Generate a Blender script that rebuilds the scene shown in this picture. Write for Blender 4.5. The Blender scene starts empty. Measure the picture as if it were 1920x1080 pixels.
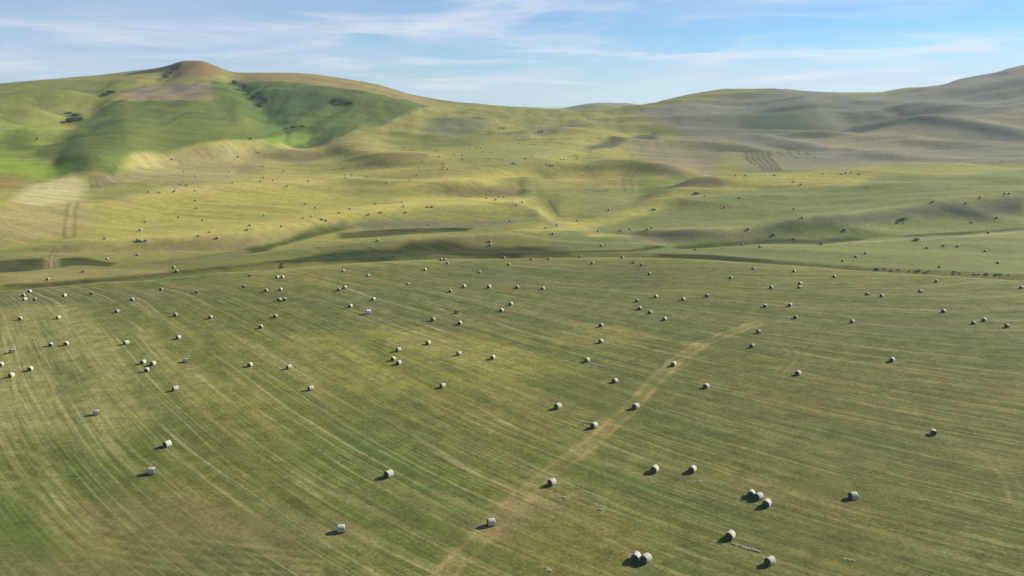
import bpy, bmesh, math, random
import numpy as np
from mathutils import Vector, Matrix

# ------------------------------------------------------------------ camera
scene = bpy.context.scene
CAM_Z = 60.0
F_PX = 1507.0                       # focal length in pixels of the 1920 wide frame
PITCH = math.atan(350.0 / F_PX)     # eye level lies 350 px above the middle
cam_d = bpy.data.cameras.new('camera')
cam = bpy.data.objects.new('camera', cam_d)
scene.collection.objects.link(cam)
cam_d.sensor_width = 36.0
cam_d.lens = F_PX / 1920.0 * 36.0
cam_d.clip_start = 0.5
cam_d.clip_end = 40000.0
cam.location = (0, 0, CAM_Z)
cam.rotation_euler = (math.pi / 2 - PITCH, 0, 0)
scene.camera = cam

# ------------------------------------------------------------------ sky and sun
SUN_AZ = math.radians(62.0)         # to the right of the view direction, beyond the frame
SUN_EL = math.radians(28.0)
world = bpy.data.worlds.new('World')
scene.world = world
world.use_nodes = True
wn, wl = world.node_tree.nodes, world.node_tree.links
wn.clear()

def wnode(t, **kw):
    n = wn.new(t)
    for k, v in kw.items():
        setattr(n, k, v)
    return n

sky = wnode('ShaderNodeTexSky', sky_type='NISHITA', sun_disc=False)
sky.sun_elevation = SUN_EL
sky.sun_rotation = SUN_AZ
sky.altitude = 2000.0
sky.air_density = 1.0
sky.dust_density = 0.0
sky.ozone_density = 2.5
tcw = wnode('ShaderNodeTexCoord')
sepw = wnode('ShaderNodeSeparateXYZ')
wl.new(tcw.outputs['Generated'], sepw.inputs[0])


def wmath(op, a, b=None, clamp=False):
    n = wnode('ShaderNodeMath', operation=op, use_clamp=clamp)
    for i, v in enumerate((a, b)):
        if v is None:
            continue
        if isinstance(v, (int, float)):
            n.inputs[i].default_value = v
        else:
            wl.new(v, n.inputs[i])
    return n.outputs[0]


def wmix(fac, a, b, blend='MIX'):
    n = wnode('ShaderNodeMix', data_type='RGBA', blend_type=blend)
    for i, v in ((0, fac), (6, a), (7, b)):
        if isinstance(v, (int, float)):
            n.inputs[i].default_value = v
        elif isinstance(v, tuple):
            n.inputs[i].default_value = v
        else:
            wl.new(v, n.inputs[i])
    return n.outputs[2]


zc = wmath('ADD', wmath('MAXIMUM', sepw.outputs[2], 0.0), 0.055)
cmb = wnode('ShaderNodeCombineXYZ')
wl.new(wmath('DIVIDE', sepw.outputs[0], zc), cmb.inputs[0])
wl.new(wmath('DIVIDE', sepw.outputs[1], zc), cmb.inputs[1])


def wnoise(scale, detail, rough, off, sx=1.0, sy=1.0, dist=0.0):
    mp = wnode('ShaderNodeMapping')
    mp.inputs['Location'].default_value = off
    mp.inputs['Scale'].default_value = (sx, sy, 1)
    wl.new(cmb.outputs[0], mp.inputs[0])
    n = wnode('ShaderNodeTexNoise')
    n.inputs['Scale'].default_value = scale
    n.inputs['Detail'].default_value = detail
    n.inputs['Roughness'].default_value = rough
    n.inputs['Distortion'].default_value = dist
    wl.new(mp.outputs[0], n.inputs['Vector'])
    return n.outputs[0]


def wramp(v, a, b, to=1.0):
    n = wnode('ShaderNodeMapRange', interpolation_type='SMOOTHSTEP')
    wl.new(v, n.inputs[0])
    n.inputs[1].default_value = a
    n.inputs[2].default_value = b
    n.inputs[4].default_value = to
    return n.outputs[0]


veil = wramp(wnoise(0.17, 4, 0.55, (3.1, 1.7, 0), 1.0, 1.0, 0.4), 0.34, 0.66, 1.0)
puff = wramp(wnoise(0.5, 6, 0.6, (7.3, 2.2, 0), 1.0, 1.0, 0.6), 0.44, 0.74, 0.8)
thick = wmath('DIVIDE', 0.14, zc)
veil = wmath('SUBTRACT', 1.0, wmath('EXPONENT', wmath('MULTIPLY', wmath('MULTIPLY', veil, thick), -1.0)))
puff = wmath('MULTIPLY', puff, wmath('MINIMUM', thick, 1.0))
SKY_TINT = (0.74, 1.0, 1.24, 1)
skyc = wmix(1.0, sky.outputs[0], SKY_TINT, 'MULTIPLY')
CLOUD = (6.4, 7.6, 9.9, 1)
c1 = wmix(veil, skyc, CLOUD)
c2 = wmix(puff, c1, (9.4, 9.7, 10.4, 1))
bg = wnode('ShaderNodeBackground')
bg.inputs[1].default_value = 0.062
wl.new(c2, bg.inputs[0])
wo = wnode('ShaderNodeOutputWorld')
wl.new(bg.outputs[0], wo.inputs[0])

sun_d = bpy.data.lights.new('sun', 'SUN')
sun_d.energy = 5.0
sun_d.angle = math.radians(5.0)
sun_d.color = (1.0, 0.91, 0.73)
sun = bpy.data.objects.new('sun', sun_d)
scene.collection.objects.link(sun)
sdir = Vector((math.sin(SUN_AZ) * math.cos(SUN_EL), math.cos(SUN_AZ) * math.cos(SUN_EL), math.sin(SUN_EL)))
sun.rotation_euler = sdir.to_track_quat('Z', 'Y').to_euler()
sun.location = (0, 0, 300)

scene.view_settings.view_transform = 'Standard'
scene.view_settings.look = 'None'
scene.view_settings.gamma = 1.0
scene.view_settings.exposure = 0.55
scene.view_settings.use_curve_mapping = False
scene.cycles.volume_bounces = 1
scene.cycles.max_bounces = 6

rng = np.random.default_rng(7)
random.seed(7)


# ------------------------------------------------------------------ helpers: pixels, noise
def pix_dir(px, py):
    a = (np.asarray(px, float) - 960.0) / F_PX
    b = (540.0 - np.asarray(py, float)) / F_PX
    dx = a
    dy = math.cos(PITCH) + b * math.sin(PITCH)
    dz = -math.sin(PITCH) + b * math.cos(PITCH)
    h = np.hypot(dx, dy)
    return np.arctan2(dx, dy), dz / h          # azimuth, slope of the sight line


def smooth(x):
    x = np.clip(x, 0, 1)
    return x * x * (3 - 2 * x)


def perlin(x, y, seed=0):
    xi = np.floor(x).astype(np.int64)
    yi = np.floor(y).astype(np.int64)
    xf, yf = x - xi, y - yi

    def grad(ix, iy, fx, fy):
        h = (ix * 374761393 + iy * 668265263 + seed * 982451653) & 0xffffffff
        h = ((h ^ (h >> 13)) * 1274126177) & 0xffffffff
        ang = ((h ^ (h >> 16)) & 0xffff) / 65536.0 * 2 * math.pi
        return np.cos(ang) * fx + np.sin(ang) * fy
    u = xf ** 3 * (xf * (xf * 6 - 15) + 10)
    v = yf ** 3 * (yf * (yf * 6 - 15) + 10)
    n00, n10 = grad(xi, yi, xf, yf), grad(xi + 1, yi, xf - 1, yf)
    n01, n11 = grad(xi, yi + 1, xf, yf - 1), grad(xi + 1, yi + 1, xf - 1, yf - 1)
    return ((n00 * (1 - u) + n10 * u) * (1 - v) + (n01 * (1 - u) + n11 * u) * v) * 1.4


def fbm(x, y, seed=0, octs=4, gain=0.5):
    s, a = 0, 1.0
    for o in range(octs):
        s = s + a * perlin(x * 2 ** o + 17.3 * o, y * 2 ** o - 9.1 * o, seed + o)
        a *= gain
    return s


def pchip_1d(xk, yk, x):
    """monotone cubic through one set of knots, held flat beyond the ends"""
    xk, yk = np.asarray(xk, float), np.asarray(yk, float)
    o = np.argsort(xk)
    return pchip_rows(xk[o][None], yk[o][None], np.asarray(x, float)[None])[0]


def pchip_rows(xk, yk, x):
    """row-wise monotone cubic: xk, yk (n,k), x (n,m) or (1,m)"""
    n, k = xk.shape
    h = np.diff(xk, axis=1)
    d = np.diff(yk, axis=1) / h
    m = np.zeros_like(yk)
    w1, w2 = 2 * h[:, 1:] + h[:, :-1], h[:, 1:] + 2 * h[:, :-1]
    same = d[:, 1:] * d[:, :-1] > 0
    with np.errstate(divide='ignore', invalid='ignore'):
        hm = (w1 + w2) / (w1 / d[:, :-1] + w2 / d[:, 1:])
    m[:, 1:-1] = np.where(same, hm, 0)
    m[:, 0], m[:, -1] = d[:, 0] * 0, d[:, -1] * 0
    x = np.broadcast_to(x, (n, x.shape[1]))
    out = np.empty(x.shape)
    for i in range(n):
        xi = np.clip(x[i], xk[i, 0], xk[i, -1])
        j = np.clip(np.searchsorted(xk[i], xi) - 1, 0, k - 2)
        t = (xi - xk[i, j]) / h[i, j]
        t2, t3 = t * t, t * t * t
        out[i] = ((2 * t3 - 3 * t2 + 1) * yk[i, j] + (t3 - 2 * t2 + t) * h[i, j] * m[i, j]
                  + (-2 * t3 + 3 * t2) * yk[i, j + 1] + (t3 - t2) * h[i, j] * m[i, j + 1])
    return out


# ------------------------------------------------------------------ the land
# ridge and hollow lines of the valley, near to far: (column, row, distance in metres)
LINES = {
 'swell': [(-300,585,220),(0,575,228),(200,562,238),(400,549,251),(640,537,262),(800,537,264),(960,539,262),(1130,543,258),(1280,552,250),(1600,562,243),(1920,572,238),(2300,580,232)],
 'swell_back': [(-300,570,236),(0,560,246),(200,546,258),(400,534,270),(560,533,283),(640,539.5,286),(960,542.5,286),(1130,544.5,282),(1280,541,272),(1600,548,262),(1920,556,256),(2300,565,250)],
 'edge': [(-300,555,252),(0,545,262),(100,537,270),(200,528,281),(260,526,284),(320,520,292),(400,511,302),(480,507,310),(560,501,320),(640,494,331),(800,486,345),(960,484,352),(1120,482,355),(1300,485,348),(1440,494,335),(1600,506,318),(1760,516,306),(1920,526,294),(2300,536,280)],
 'bank': [(-300,545,268),(0,536,278),(30,531,284),(120,527,290),(200,522,297),(260,515,305),(320,511,312),(400,503,324),(480,497,332),(560,491,346),(640,486,356),(800,478,372),(960,475,379),(1060,474,382),(1160,473,382),(1240,477,374),(1300,478,368),(1440,488,351),(1600,501,331),(1760,510,318),(1920,518,306),(2300,530,290)],
 'flat': [(-300,520,300),(0,512,308),(160,503,322),(320,492,342),(480,485,360),(560,483,366),(640,481,372),(800,473,388),(960,470,394),(1060,467,400),(1160,463,407),(1280,471,388),(1440,480,366),(1600,490,348),(1760,498,336),(1920,505,326),(2300,515,310)],
 'rib': [(-300,495,335),(0,487,347),(90,485,352),(160,485,353),(320,480,370),(460,476,380),(520,469,390),(640,455,408),(720,449,418),(850,441,432),(950,435,442),(1040,436,444),(1130,444,432),(1200,454,418),(1280,467,398),(1440,458,412),(1540,458,412),(1600,453,420),(1700,447,430),(1800,443,437),(1920,433,449),(2300,425,460)],
 'slope_foot': [(-300,490,352),(0,484,366),(160,480,376),(320,477,394),(460,472,402),(520,463,414),(640,435,440),(800,430,452),(900,427,460),(1040,424,470),(1160,440,452),(1280,453,432),(1440,447,440),(1600,442,448),(1760,432,462),(1920,423,474),(2300,415,485)],
 'crest': [(-300,485,368),(0,472,380),(100,463,393),(200,450,412),(300,448,418),(400,442,430),(500,425,454),(600,410,478),(700,398,500),(800,390,516),(900,384,528),(960,384,530),(1000,400,505),(1040,422,476),(1200,431,468),(1350,431,469),(1450,420,484),(1500,411,494),(1600,397,514),(1760,376,546),(1900,362,568),(2000,355,580),(2300,345,600)],
 'shelf': [(-300,450,405),(0,440,418),(160,425,440),(320,415,458),(480,402,482),(600,393,502),(700,386,520),(800,380,534),(900,374,546),(980,374,552),(1040,405,512),(1120,405,508),(1200,408,504),(1300,405,508),(1400,400,516),(1500,392,528),(1600,380,552),(1760,364,578),(1920,352,598),(2300,340,620)],
 'brow': [(-300,395,490),(0,375,515),(170,378,512),(300,361,545),(400,347,578),(500,339,600),(600,334,617),(740,346,602),(860,346,604),(980,334,640),(1040,350,612),(1120,365,582),(1180,383,548),(1240,362,580),(1300,347,608),(1360,334,642),(1450,329,656),(1600,323,670),(1700,315,684),(1800,311,694),(1920,314,692),(2300,318,690)],
 'upper': [(-300,345,590),(0,335,605),(160,330,625),(320,310,665),(480,305,685),(640,314,672),(740,320,664),(860,327,656),(1000,319,684),(1120,300,735),(1240,320,695),(1300,327,695),(1400,321,730),(1500,310,760),(1600,307,775),(1700,303,785),(1920,302,795),(2300,300,800)],
 'foothill': [(-300,300,680),(0,290,695),(160,298,695),(240,292,715),(320,285,725),(480,265,770),(560,258,795),(640,280,765),(740,292,742),(860,290,750),(1000,285,795),(1120,272,850),(1200,265,880),(1300,273,885),(1400,285,870),(1500,285,885),(1600,288,885),(1760,283,905),(1920,278,925),(2300,270,940)],
 'flank': [(-300,240,830),(0,230,855),(160,236,850),(240,215,900),(320,215,910),(440,210,940),(500,228,920),(560,220,930),(640,222,925),(740,240,890),(860,250,885),(1000,245,955),(1120,236,1020),(1240,236,1060),(1400,240,1080),(1500,235,1120),(1600,248,1090),(1760,242,1130),(1920,228,1190),(2300,210,1250)],
 'shoulder': [(-300,200,980),(0,190,1010),(160,183,1040),(240,168,1080),(320,166,1085),(400,160,1100),(455,165,1120),(500,160,1110),(560,160,1105),(640,168,1090),(740,190,1060),(860,214,1065),(1000,213,1200),(1120,213,1255),(1240,208,1285),(1400,198,1370),(1500,190,1450),(1600,198,1410),(1760,192,1470),(1920,176,1530),(2300,150,1600)],
 'skyline': [(-300,175,1220),(0,158,1260),(100,149,1310),(200,140,1360),(270,131,1400),(318,122,1410),(345,114,1390),(375,114,1385),(400,122,1380),(440,135,1370),(500,136,1360),(560,138,1360),(640,149,1360),(700,159,1360),(770,177,1360),(830,188,1360),(900,196,1410),(1000,202,1510),(1060,206,1600),(1120,208,1610),(1200,205,1610),(1230,194,1610),(1300,177,1660),(1370,168,1710),(1440,168,1710),(1500,173,1760),(1640,177,1810),(1700,168,1860),(1760,164,1910),(1800,151,1960),(1860,140,2010),(1900,129,2030),(1940,122,2040),(2300,90,2100)],
}
# height of the land along those lines where it was easier to judge than the distance
LEVEL = {
 'swell': [(0,-1),(640,-0.5),(960,-0.7),(1280,-0.7),(1920,-1)],
 'swell_back': [(0,-2),(300,-2.5),(560,-3.8),(640,-5.5),(960,-6.5),(1130,-5.8),(1280,-3),(1600,-2.5),(1920,-2.5)],
 'edge': [(0,-4),(200,-4.5),(400,-5),(640,-6),(800,-7),(1120,-7.8),(1440,-7),(1920,-6)],
 'bank': [(0,-5),(200,-5.5),(320,-6),(480,-6.8),(640,-7.5),(960,-8),(1240,-8),(1440,-7.5),(1920,-7)],
 'flat': [(0,-6.5),(320,-8),(480,-9),(640,-9.7),(800,-10),(1060,-9.8),(1160,-9.4),(1280,-9),(1600,-9),(1920,-9)],
 'rib': [(0,-7.5),(160,-8),(320,-9),(460,-9.5),(520,-7.5),(640,-5.5),(850,-3.8),(950,-4.2),(1040,-6),(1130,-8.5),(1280,-9.8),(1440,-9.5),(1600,-9.5),(1800,-9.2),(1920,-9)],
 'slope_foot': [(0,-8),(160,-9),(320,-10),(460,-10.3),(520,-10.5),(640,-11),(800,-11.5),(900,-11),(1040,-9.5),(1160,-10),(1280,-11),(1440,-10.8),(1760,-10.5),(1920,-10)],
 'crest': [(0,-4.2),(200,-4.2),(300,-4.4),(400,-4.4),(600,-4.3),(700,-3.8),(800,-3.4),(900,-3.2),(960,-4.2),(1000,-6.5),(1040,-8),(1200,-6),(1350,-5),(1450,-3),(1600,-0.5),(1760,2.5),(1900,4.5)],
 'shelf': [(0,-2.5),(320,-4.5),(600,-5.3),(800,-4.8),(980,-5),(1040,-8.5),(1200,-6.8),(1400,-4.3),(1600,0),(1760,3),(1920,5)],
 'brow': [(0,4),(170,2),(300,4),(400,5),(600,5),(740,4),(860,4.5),(980,4),(1040,0),(1180,-5),(1240,0),(1300,3),(1360,5),(1450,6),(1600,8),(1800,11),(1920,12)],
 'upper': [(0,8),(320,10),(640,8),(860,7),(1000,8),(1120,12),(1240,6),(1300,3),(1400,5.5),(1600,7),(1920,7)],
 'foothill': [(0,18),(320,20),(480,25),(560,27),(640,20),(740,16),(860,16),(1000,18),(1120,20),(1240,18),(1400,13),(1500,11),(1760,10),(1920,10)],
}
D2R = math.pi / 180
az_front = np.arange(-46.0, 46.001, 0.105)
az_side = np.array([49, 53, 58, 65, 75, 88, 102, 118, 135, 152, 170.])
AZ = np.concatenate([-az_side[::-1], az_front, az_side, [180.0 + 6]]) * D2R
AZ = AZ[:-1]
RAD = np.concatenate([[4, 12, 22, 34, 46, 56, 64, 71], 77 * np.exp(np.arange(0, math.log(2700 / 77), 0.0052)),
                      np.geomspace(2760, 16000, 26)])
NA, NR = len(AZ), len(RAD)


def line_rs(name):
    p = np.array(LINES[name], float)
    az, s = pix_dir(p[:, 0], p[:, 1])
    q = np.clip(AZ, az.min(), az.max())
    sl = pchip_1d(az, s, q)
    if name in LEVEL:
        return (by_px(LEVEL[name]) - CAM_Z) / sl, sl
    return pchip_1d(az, p[:, 2], q), sl


def by_px(pairs):
    p = np.array(pairs, float)
    az = np.arctan((p[:, 0] - 960) / F_PX / math.cos(PITCH))
    return np.interp(AZ, az, p[:, 1])


one = np.ones(NA)
knots = [(2 * one, 0 * one), (80 * one, 0 * one), (150 * one, 0.0 * one), (195 * one, -0.3 * one)]
R, prev = {}, None
for k in LINES:
    r_, s_ = line_rs(k)
    if prev is not None:
        r_ = np.maximum(r_, prev + 9)
    ker = np.hanning(31); ker /= ker.sum()
    r_ = np.convolve(np.pad(r_, 15, mode='edge'), ker, 'valid')
    prev = r_
    R[k] = (r_, CAM_Z + s_ * r_)
knots += [R['swell'], R['swell_back'], R['edge']]
gul = by_px([(-300, 1.6), (0, 1.6), (60, 3.0), (200, 2.8), (360, 4.0), (480, 2.6), (640, 3.4), (1000, 3.0), (1160, 1.6), (1240, 2.6), (1330, 3.4), (1480, 1.4), (1600, 1.8), (1780, 1.2), (1920, 1.8)])
knots += [(R['edge'][0] + 0.45 * (R['bank'][0] - R['edge'][0]) + 1, np.minimum(R['edge'][1], R['bank'][1]) - gul)]
knots += [R['bank'], R['flat'], R['rib']]
dip = by_px([(-300, -0.8), (300, -0.8), (470, 1.0), (540, 3.2), (900, 3.0), (1040, 0.6), (1200, 0.4), (1290, 3.2), (1450, 3.8), (1920, 3.8)])
knots += [(R['rib'][0] + 11, R['rib'][1] - dip)]
knots += [R['slope_foot'], R['crest'], (R['crest'][0] + 10, R['crest'][1] - 0.35), R['shelf'], R['brow']]
dip = by_px([(-300, 0.5), (500, 0.3), (700, 0.6), (860, 1.0), (980, 1.4), (1040, -1), (1180, -0.5), (1260, 4), (1340, 7), (1920, 9)])
back = np.minimum(22.0, 0.5 * (R['upper'][0] - R['brow'][0]))
knots += [(R['brow'][0] + back, R['brow'][1] - dip * back / 22.0)]
knots += [R['upper'], R['foothill'], R['flank'], R['shoulder'], R['skyline']]
knots += [(R['skyline'][0] + 260, R['skyline'][1] - 30)]
az_fh, s_fh = pix_dir(np.array([900, 1030, 1070, 1120, 1180, 1225, 1300.]), np.array([225, 208, 199, 191, 193, 199, 215.]))
knots += [(2800 * one, CAM_Z + 2800 * np.interp(AZ, az_fh, s_fh, left=-0.03, right=-0.03))]
knots += [(3600 * one, -20 * one), (20000 * one, -40 * one)]
KR = np.array([k[0] for k in knots]).T
KZ = np.array([k[1] for k in knots]).T
for i in range(1, KR.shape[1]):
    KR[:, i] = np.maximum(KR[:, i], KR[:, i - 1] + 5)
Z = pchip_rows(KR, KZ, RAD[None])
# soften the joints between the lines, keep the near crests crisp
for _ in range(2):
    Zs = Z.copy()
    Zs[:, 1:-1] = 0.25 * Z[:, :-2] + 0.5 * Z[:, 1:-1] + 0.25 * Z[:, 2:]
    Zs[1:-1] = 0.25 * Zs[:-2] + 0.5 * Zs[1:-1] + 0.25 * Zs[2:]
    Z = Zs
GX = np.sin(AZ)[:, None] * RAD[None]
GY = np.cos(AZ)[:, None] * RAD[None]
RR = np.broadcast_to(RAD[None], GX.shape)
far = smooth((RR - 380) / 500)
vfar = smooth((RR - 700) / 500)
Z = Z + 0.10 * fbm(GX / 9, GY / 9, 3, 3) * smooth((RR - 40) / 40)
Z = Z + far * 0.9 * fbm(GX / 120, GY / 60, 11, 2)
rolling = fbm(GX / 240 + 0.4 * fbm(GX / 150, GY / 150, 5, 2), GY / 120, 21, 3, 0.45)
sky_keep = 1 - 0.8 * np.exp(-((RR - R['skyline'][0][:, None]) / 170.0) ** 2)
Z = Z + vfar * sky_keep * 5.0 * rolling
# crisp folds: sharp crests, steep towards the valley
wx_ = GX + 30 * fbm(GX / 180, GY / 180, 41, 2)
wy_ = GY - 0.10 * GX + 26 * fbm(GX / 260, GY / 200, 44, 2)
fold = 1 - 2.2 * np.sqrt(perlin(wx_ / 330, wy_ / 58, 47) ** 2 + 0.002)
fold2 = 1 - 2.2 * np.sqrt(perlin(wx_ / 190 + 3.7, wy_ / 30, 49) ** 2 + 0.002)
Z = Z + smooth((RR - 395) / 80) * (1 - vfar) * (2.4 * fold + 0.8 * fold2)
right = smooth((GX / RR - 0.02) / 0.25)
fold3 = 1 - 2.0 * np.sqrt(perlin(wx_ / 300 + 1.3, wy_ / 135, 53) ** 2 + 0.006)
Z = Z + vfar * sky_keep * ((1.6 + 1.2 * right) * fold + 11.0 * right * fold3) * smooth((2300 - RR) / 500)
left = smooth((-GX / RR - 0.44) / 0.10)
Z = Z + left * vfar * sky_keep * 2.4 * fold2
ribs = 1 - 2.2 * np.sqrt(perlin(wx_ / 120 + 8.1, wy_ / 17, 59) ** 2 + 0.003)
Z = Z + smooth((RR - 430) / 80) * (0.45 + 0.9 * vfar) * sky_keep * ribs * smooth(0.5 + 1.4 * fbm(GX / 160, GY / 160, 67, 2))
# rills and terraces running down the far left slopes and the right hand hills
rill = fbm(GX / 28, GY / 75, 31, 3)
Z = Z + smooth((RR - 640) / 250) * sky_keep * (1.4 - 1.0 * right) * rill * smooth(1 - (RR - 1700) / 600)


def height_col(az):
    """height profile of the land along one azimuth"""
    j = int(np.clip(np.searchsorted(AZ, az) - 1, 0, NA - 2))
    t = (az - AZ[j]) / (AZ[j + 1] - AZ[j])
    return Z[j] * (1 - t) + Z[j + 1] * t


def ground(x, y):
    """height of the land at a place"""
    az, r = math.atan2(x, y), math.hypot(x, y)
    return float(np.interp(r, RAD, height_col(az)))


def spot(px, py, rmin=60.0):
    """the place on the land that shows at a pixel of the photograph"""
    az, s = pix_dir(px, py)
    az, s = float(az), float(s)
    prof = height_col(az) - (CAM_Z + s * RAD)
    ok = np.where((prof > 0) & (RAD > rmin))[0]
    if len(ok) == 0:                       # just above a crest: the closest approach
        sel = (RAD > 200) & (RAD < 2300)
        i = int(np.argmax(np.where(sel, prof / RAD, -9)))
        r = RAD[i]
    else:
        i = ok[0]
        a, b = prof[i - 1], prof[i]
        r = RAD[i - 1] + (RAD[i] - RAD[i - 1]) * (-a / (b - a) if b > a else 0)
    x, y = r * math.sin(az), r * math.cos(az)
    return x, y, ground(x, y)


# single knolls and spurs: (column, row, half length, half depth, height, turn)
for px, py, sx, sy, hh, rot in [
        (1530,255,60,16,6,0.2),(1560,288,70,16,6,-0.1),(1800,272,120,24,6,0.15),(1640,240,60,18,7,0.1),(1820,236,70,20,9,-0.2),
        (1440,262,60,20,7,-0.3),(1700,300,90,16,6,0.1),(1165,268,45,14,6,0.25),(750,298,34,13,5,0.1),(900,357,34,10,3.6,0.1),
        (1310,343,26,8,3.0,0.2),(1290,360,30,8,3.0,0.1),(1265,380,30,8,2.6,0.1),(850,234,50,22,7,0),(1050,250,60,18,6,0.2),
        (1050,272,36,12,4,0.2),(1120,312,40,12,4,0.3),(680,332,34,10,3,0.1),(560,290,30,14,4,0),(1500,205,110,40,12,0.1),
        (1750,205,90,35,11,-0.2),(1380,280,60,18,6,-0.4),(1250,320,40,14,5,-0.4),(60,215,60,22,6,0.2),(30,255,60,18,5,-0.1),
        (120,185,60,25,6,0.2),(60,180,70,20,5,0.1),(250,350,60,14,3,0.2),(420,400,50,12,2.0,0.2),(1620,350,90,18,3,0.1),(1850,335,80,16,3,0),
        (1000,400,40,10,2.0,0.1),(700,420,50,9,1.6,0.1),(1850,408,60,9,2.2,0.1),(1600,428,60,8,1.8,0.1),(1900,470,40,9,1.4,0),(1480,470,40,9,1.2,0.1)]:
    x0, y0, _ = spot(px, py)
    e = math.atan2(x0, y0)
    dx, dy = GX - x0, GY - y0
    ca, sa = math.cos(rot - e), math.sin(rot - e)
    a, b = ca * dx + sa * dy, -sa * dx + ca * dy
    hh = hh * (0.7 if px > 1350 else 0.9)
    b = np.where(b < 0, b * 1.15, b * 0.75)        # steep towards the valley, gentle behind
    Z = Z + hh * np.exp(-(a / sx) ** 2 - (b / sy) ** 2)


# gullies cut into the left hill: way points, half width, depth
for way, gw, gd in [
        ([(445,158),(456,168),(472,186),(492,206),(520,228),(538,246),(545,268)], 15, 9),
        ([(668,196),(640,200),(600,220),(565,236),(542,246)], 14, 7),
        ([(560,166),(570,190),(560,215),(545,238)], 16, 5),
        ([(216,172),(180,196),(140,226),(112,262),(100,310)], 16, 7),
        ([(338,122),(322,138),(304,150),(250,160)], 16, 8),
        ([(60,180),(90,205),(120,230)], 14, 5), ([(0,215),(60,235),(105,262)], 14, 5), ([(0,262),(60,280),(102,300)], 12, 4),
        ([(420,200),(440,230),(450,262)], 14, 3), ([(300,210),(290,245),(262,282)], 16, 3),
        ([(470,285),(455,300),(440,325)], 8, 2.5), ([(1000,320),(960,328),(880,336)], 8, 2.5)]:
    P_ = [np.array(spot(a, b)[:2]) for a, b in way]
    d_ = np.full(GX.shape, 1e9)
    for a, b in zip(P_[:-1], P_[1:]):
        v_ = b - a
        t_ = np.clip(((GX - a[0]) * v_[0] + (GY - a[1]) * v_[1]) / (v_ @ v_), 0, 1)
        d_ = np.minimum(d_, np.hypot(GX - a[0] - t_ * v_[0], GY - a[1] - t_ * v_[1]))
    d_ = d_ * (1 + 0.25 * fbm(GX / 30, GY / 30, 57, 2))
    Z = Z - 0.32 * gd * np.exp(-np.abs(d_ / gw) ** 1.5)


# ------------------------------------------------------------------ what grows where (cover colours, some with sunlight or shade put in)
def lin(c):
    c = np.array(c, float) / 255
    return np.where(c <= 0.04045, c / 12.92, ((c + 0.055) / 1.055) ** 2.4)


COL = np.zeros(GX.shape + (3,))
WX = GX + (0.008 * RR) * fbm(GX / (0.07 * RR + 6), GY / (0.07 * RR + 6), 51, 3)
WY = GY + (0.011 * RR) * fbm(GX / (0.07 * RR + 6), GY / (0.07 * RR + 6), 61, 3)
STUBBLE, GREEN, DRY = lin((114, 112, 58)), lin((96, 108, 52)), lin((156, 152, 84))
n1 = fbm(GX / 38, GY / 55, 71, 4)
n2 = fbm(GX / 150, GY / 150, 81, 3)
w = smooth(0.5 + 0.9 * n1)[..., None]
COL[:] = STUBBLE * (1 - w) + GREEN * w
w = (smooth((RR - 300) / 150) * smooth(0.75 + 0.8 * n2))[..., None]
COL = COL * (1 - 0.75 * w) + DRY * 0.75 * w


def world_poly(pts):
    return np.array([spot(px, py)[:2] for px, py in pts])


def seg_dist(P, Q, x, y):
    d = Q - P
    t = np.clip(((x - P[0]) * d[0] + (y - P[1]) * d[1]) / max(1e-6, d @ d), 0, 1)
    return np.hypot(x - P[0] - t * d[0], y - P[1] - t * d[1])


def cover(pts, rgb, amount=1.0, soft=None, patchy=0.0, warp=True):
    """a patch of vegetation with its own outline on the land"""
    P = world_poly(pts)
    c = P.mean(0)
    soft = soft or 0.012 * np.hypot(*c)
    X, Y = (WX, WY) if warp else (GX, GY)
    lo, hi = P.min(0) - 3 * soft, P.max(0) + 3 * soft
    m = (X > lo[0]) & (X < hi[0]) & (Y > lo[1]) & (Y < hi[1])
    x, y = X[m], Y[m]
    if x.size == 0:
        return
    inside = np.zeros(x.shape, bool)
    dist = np.full(x.shape, 1e9)
    for i in range(len(P)):
        a, b = P[i], P[(i + 1) % len(P)]
        dist = np.minimum(dist, seg_dist(a, b, x, y))
        if a[1] != b[1]:
            cr = ((a[1] > y) != (b[1] > y)) & (x < (b[0] - a[0]) * (y - a[1]) / (b[1] - a[1]) + a[0])
            inside ^= cr
    sd = np.where(inside, dist, -dist)
    w = smooth(0.5 + sd / (2 * soft)) * amount
    if patchy:
        w = w * (1 - patchy + patchy * smooth(0.5 + 1.2 * n1[m]))
    COL[m] = COL[m] * (1 - w[:, None]) + lin(rgb) * w[:, None]


def streak(pts, rgb, width, amount=1.0, ruts=None, broken=0.0):
    """a worn line: bare earth, a wheel track, a drain"""
    P = world_poly(pts)
    lo, hi = P.min(0) - 4 * width - 4, P.max(0) + 4 * width + 4
    m = (GX > lo[0]) & (GX < hi[0]) & (GY > lo[1]) & (GY < hi[1])
    x, y = GX[m], GY[m]
    if x.size == 0:
        return
    d = np.full(x.shape, 1e9)
    for i in range(len(P) - 1):
        d = np.minimum(d, seg_dist(P[i], P[i + 1], x, y))
    if ruts:
        d = np.abs(d - ruts)
    w = np.exp(-(d / width) ** 2) * amount
    if broken:
        w = w * (1 - broken + broken * smooth(0.5 + 1.5 * fbm(x / 6, y / 6, 91, 3)))
    COL[m] = COL[m] * (1 - w[:, None]) + lin(rgb) * w[:, None]


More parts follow.
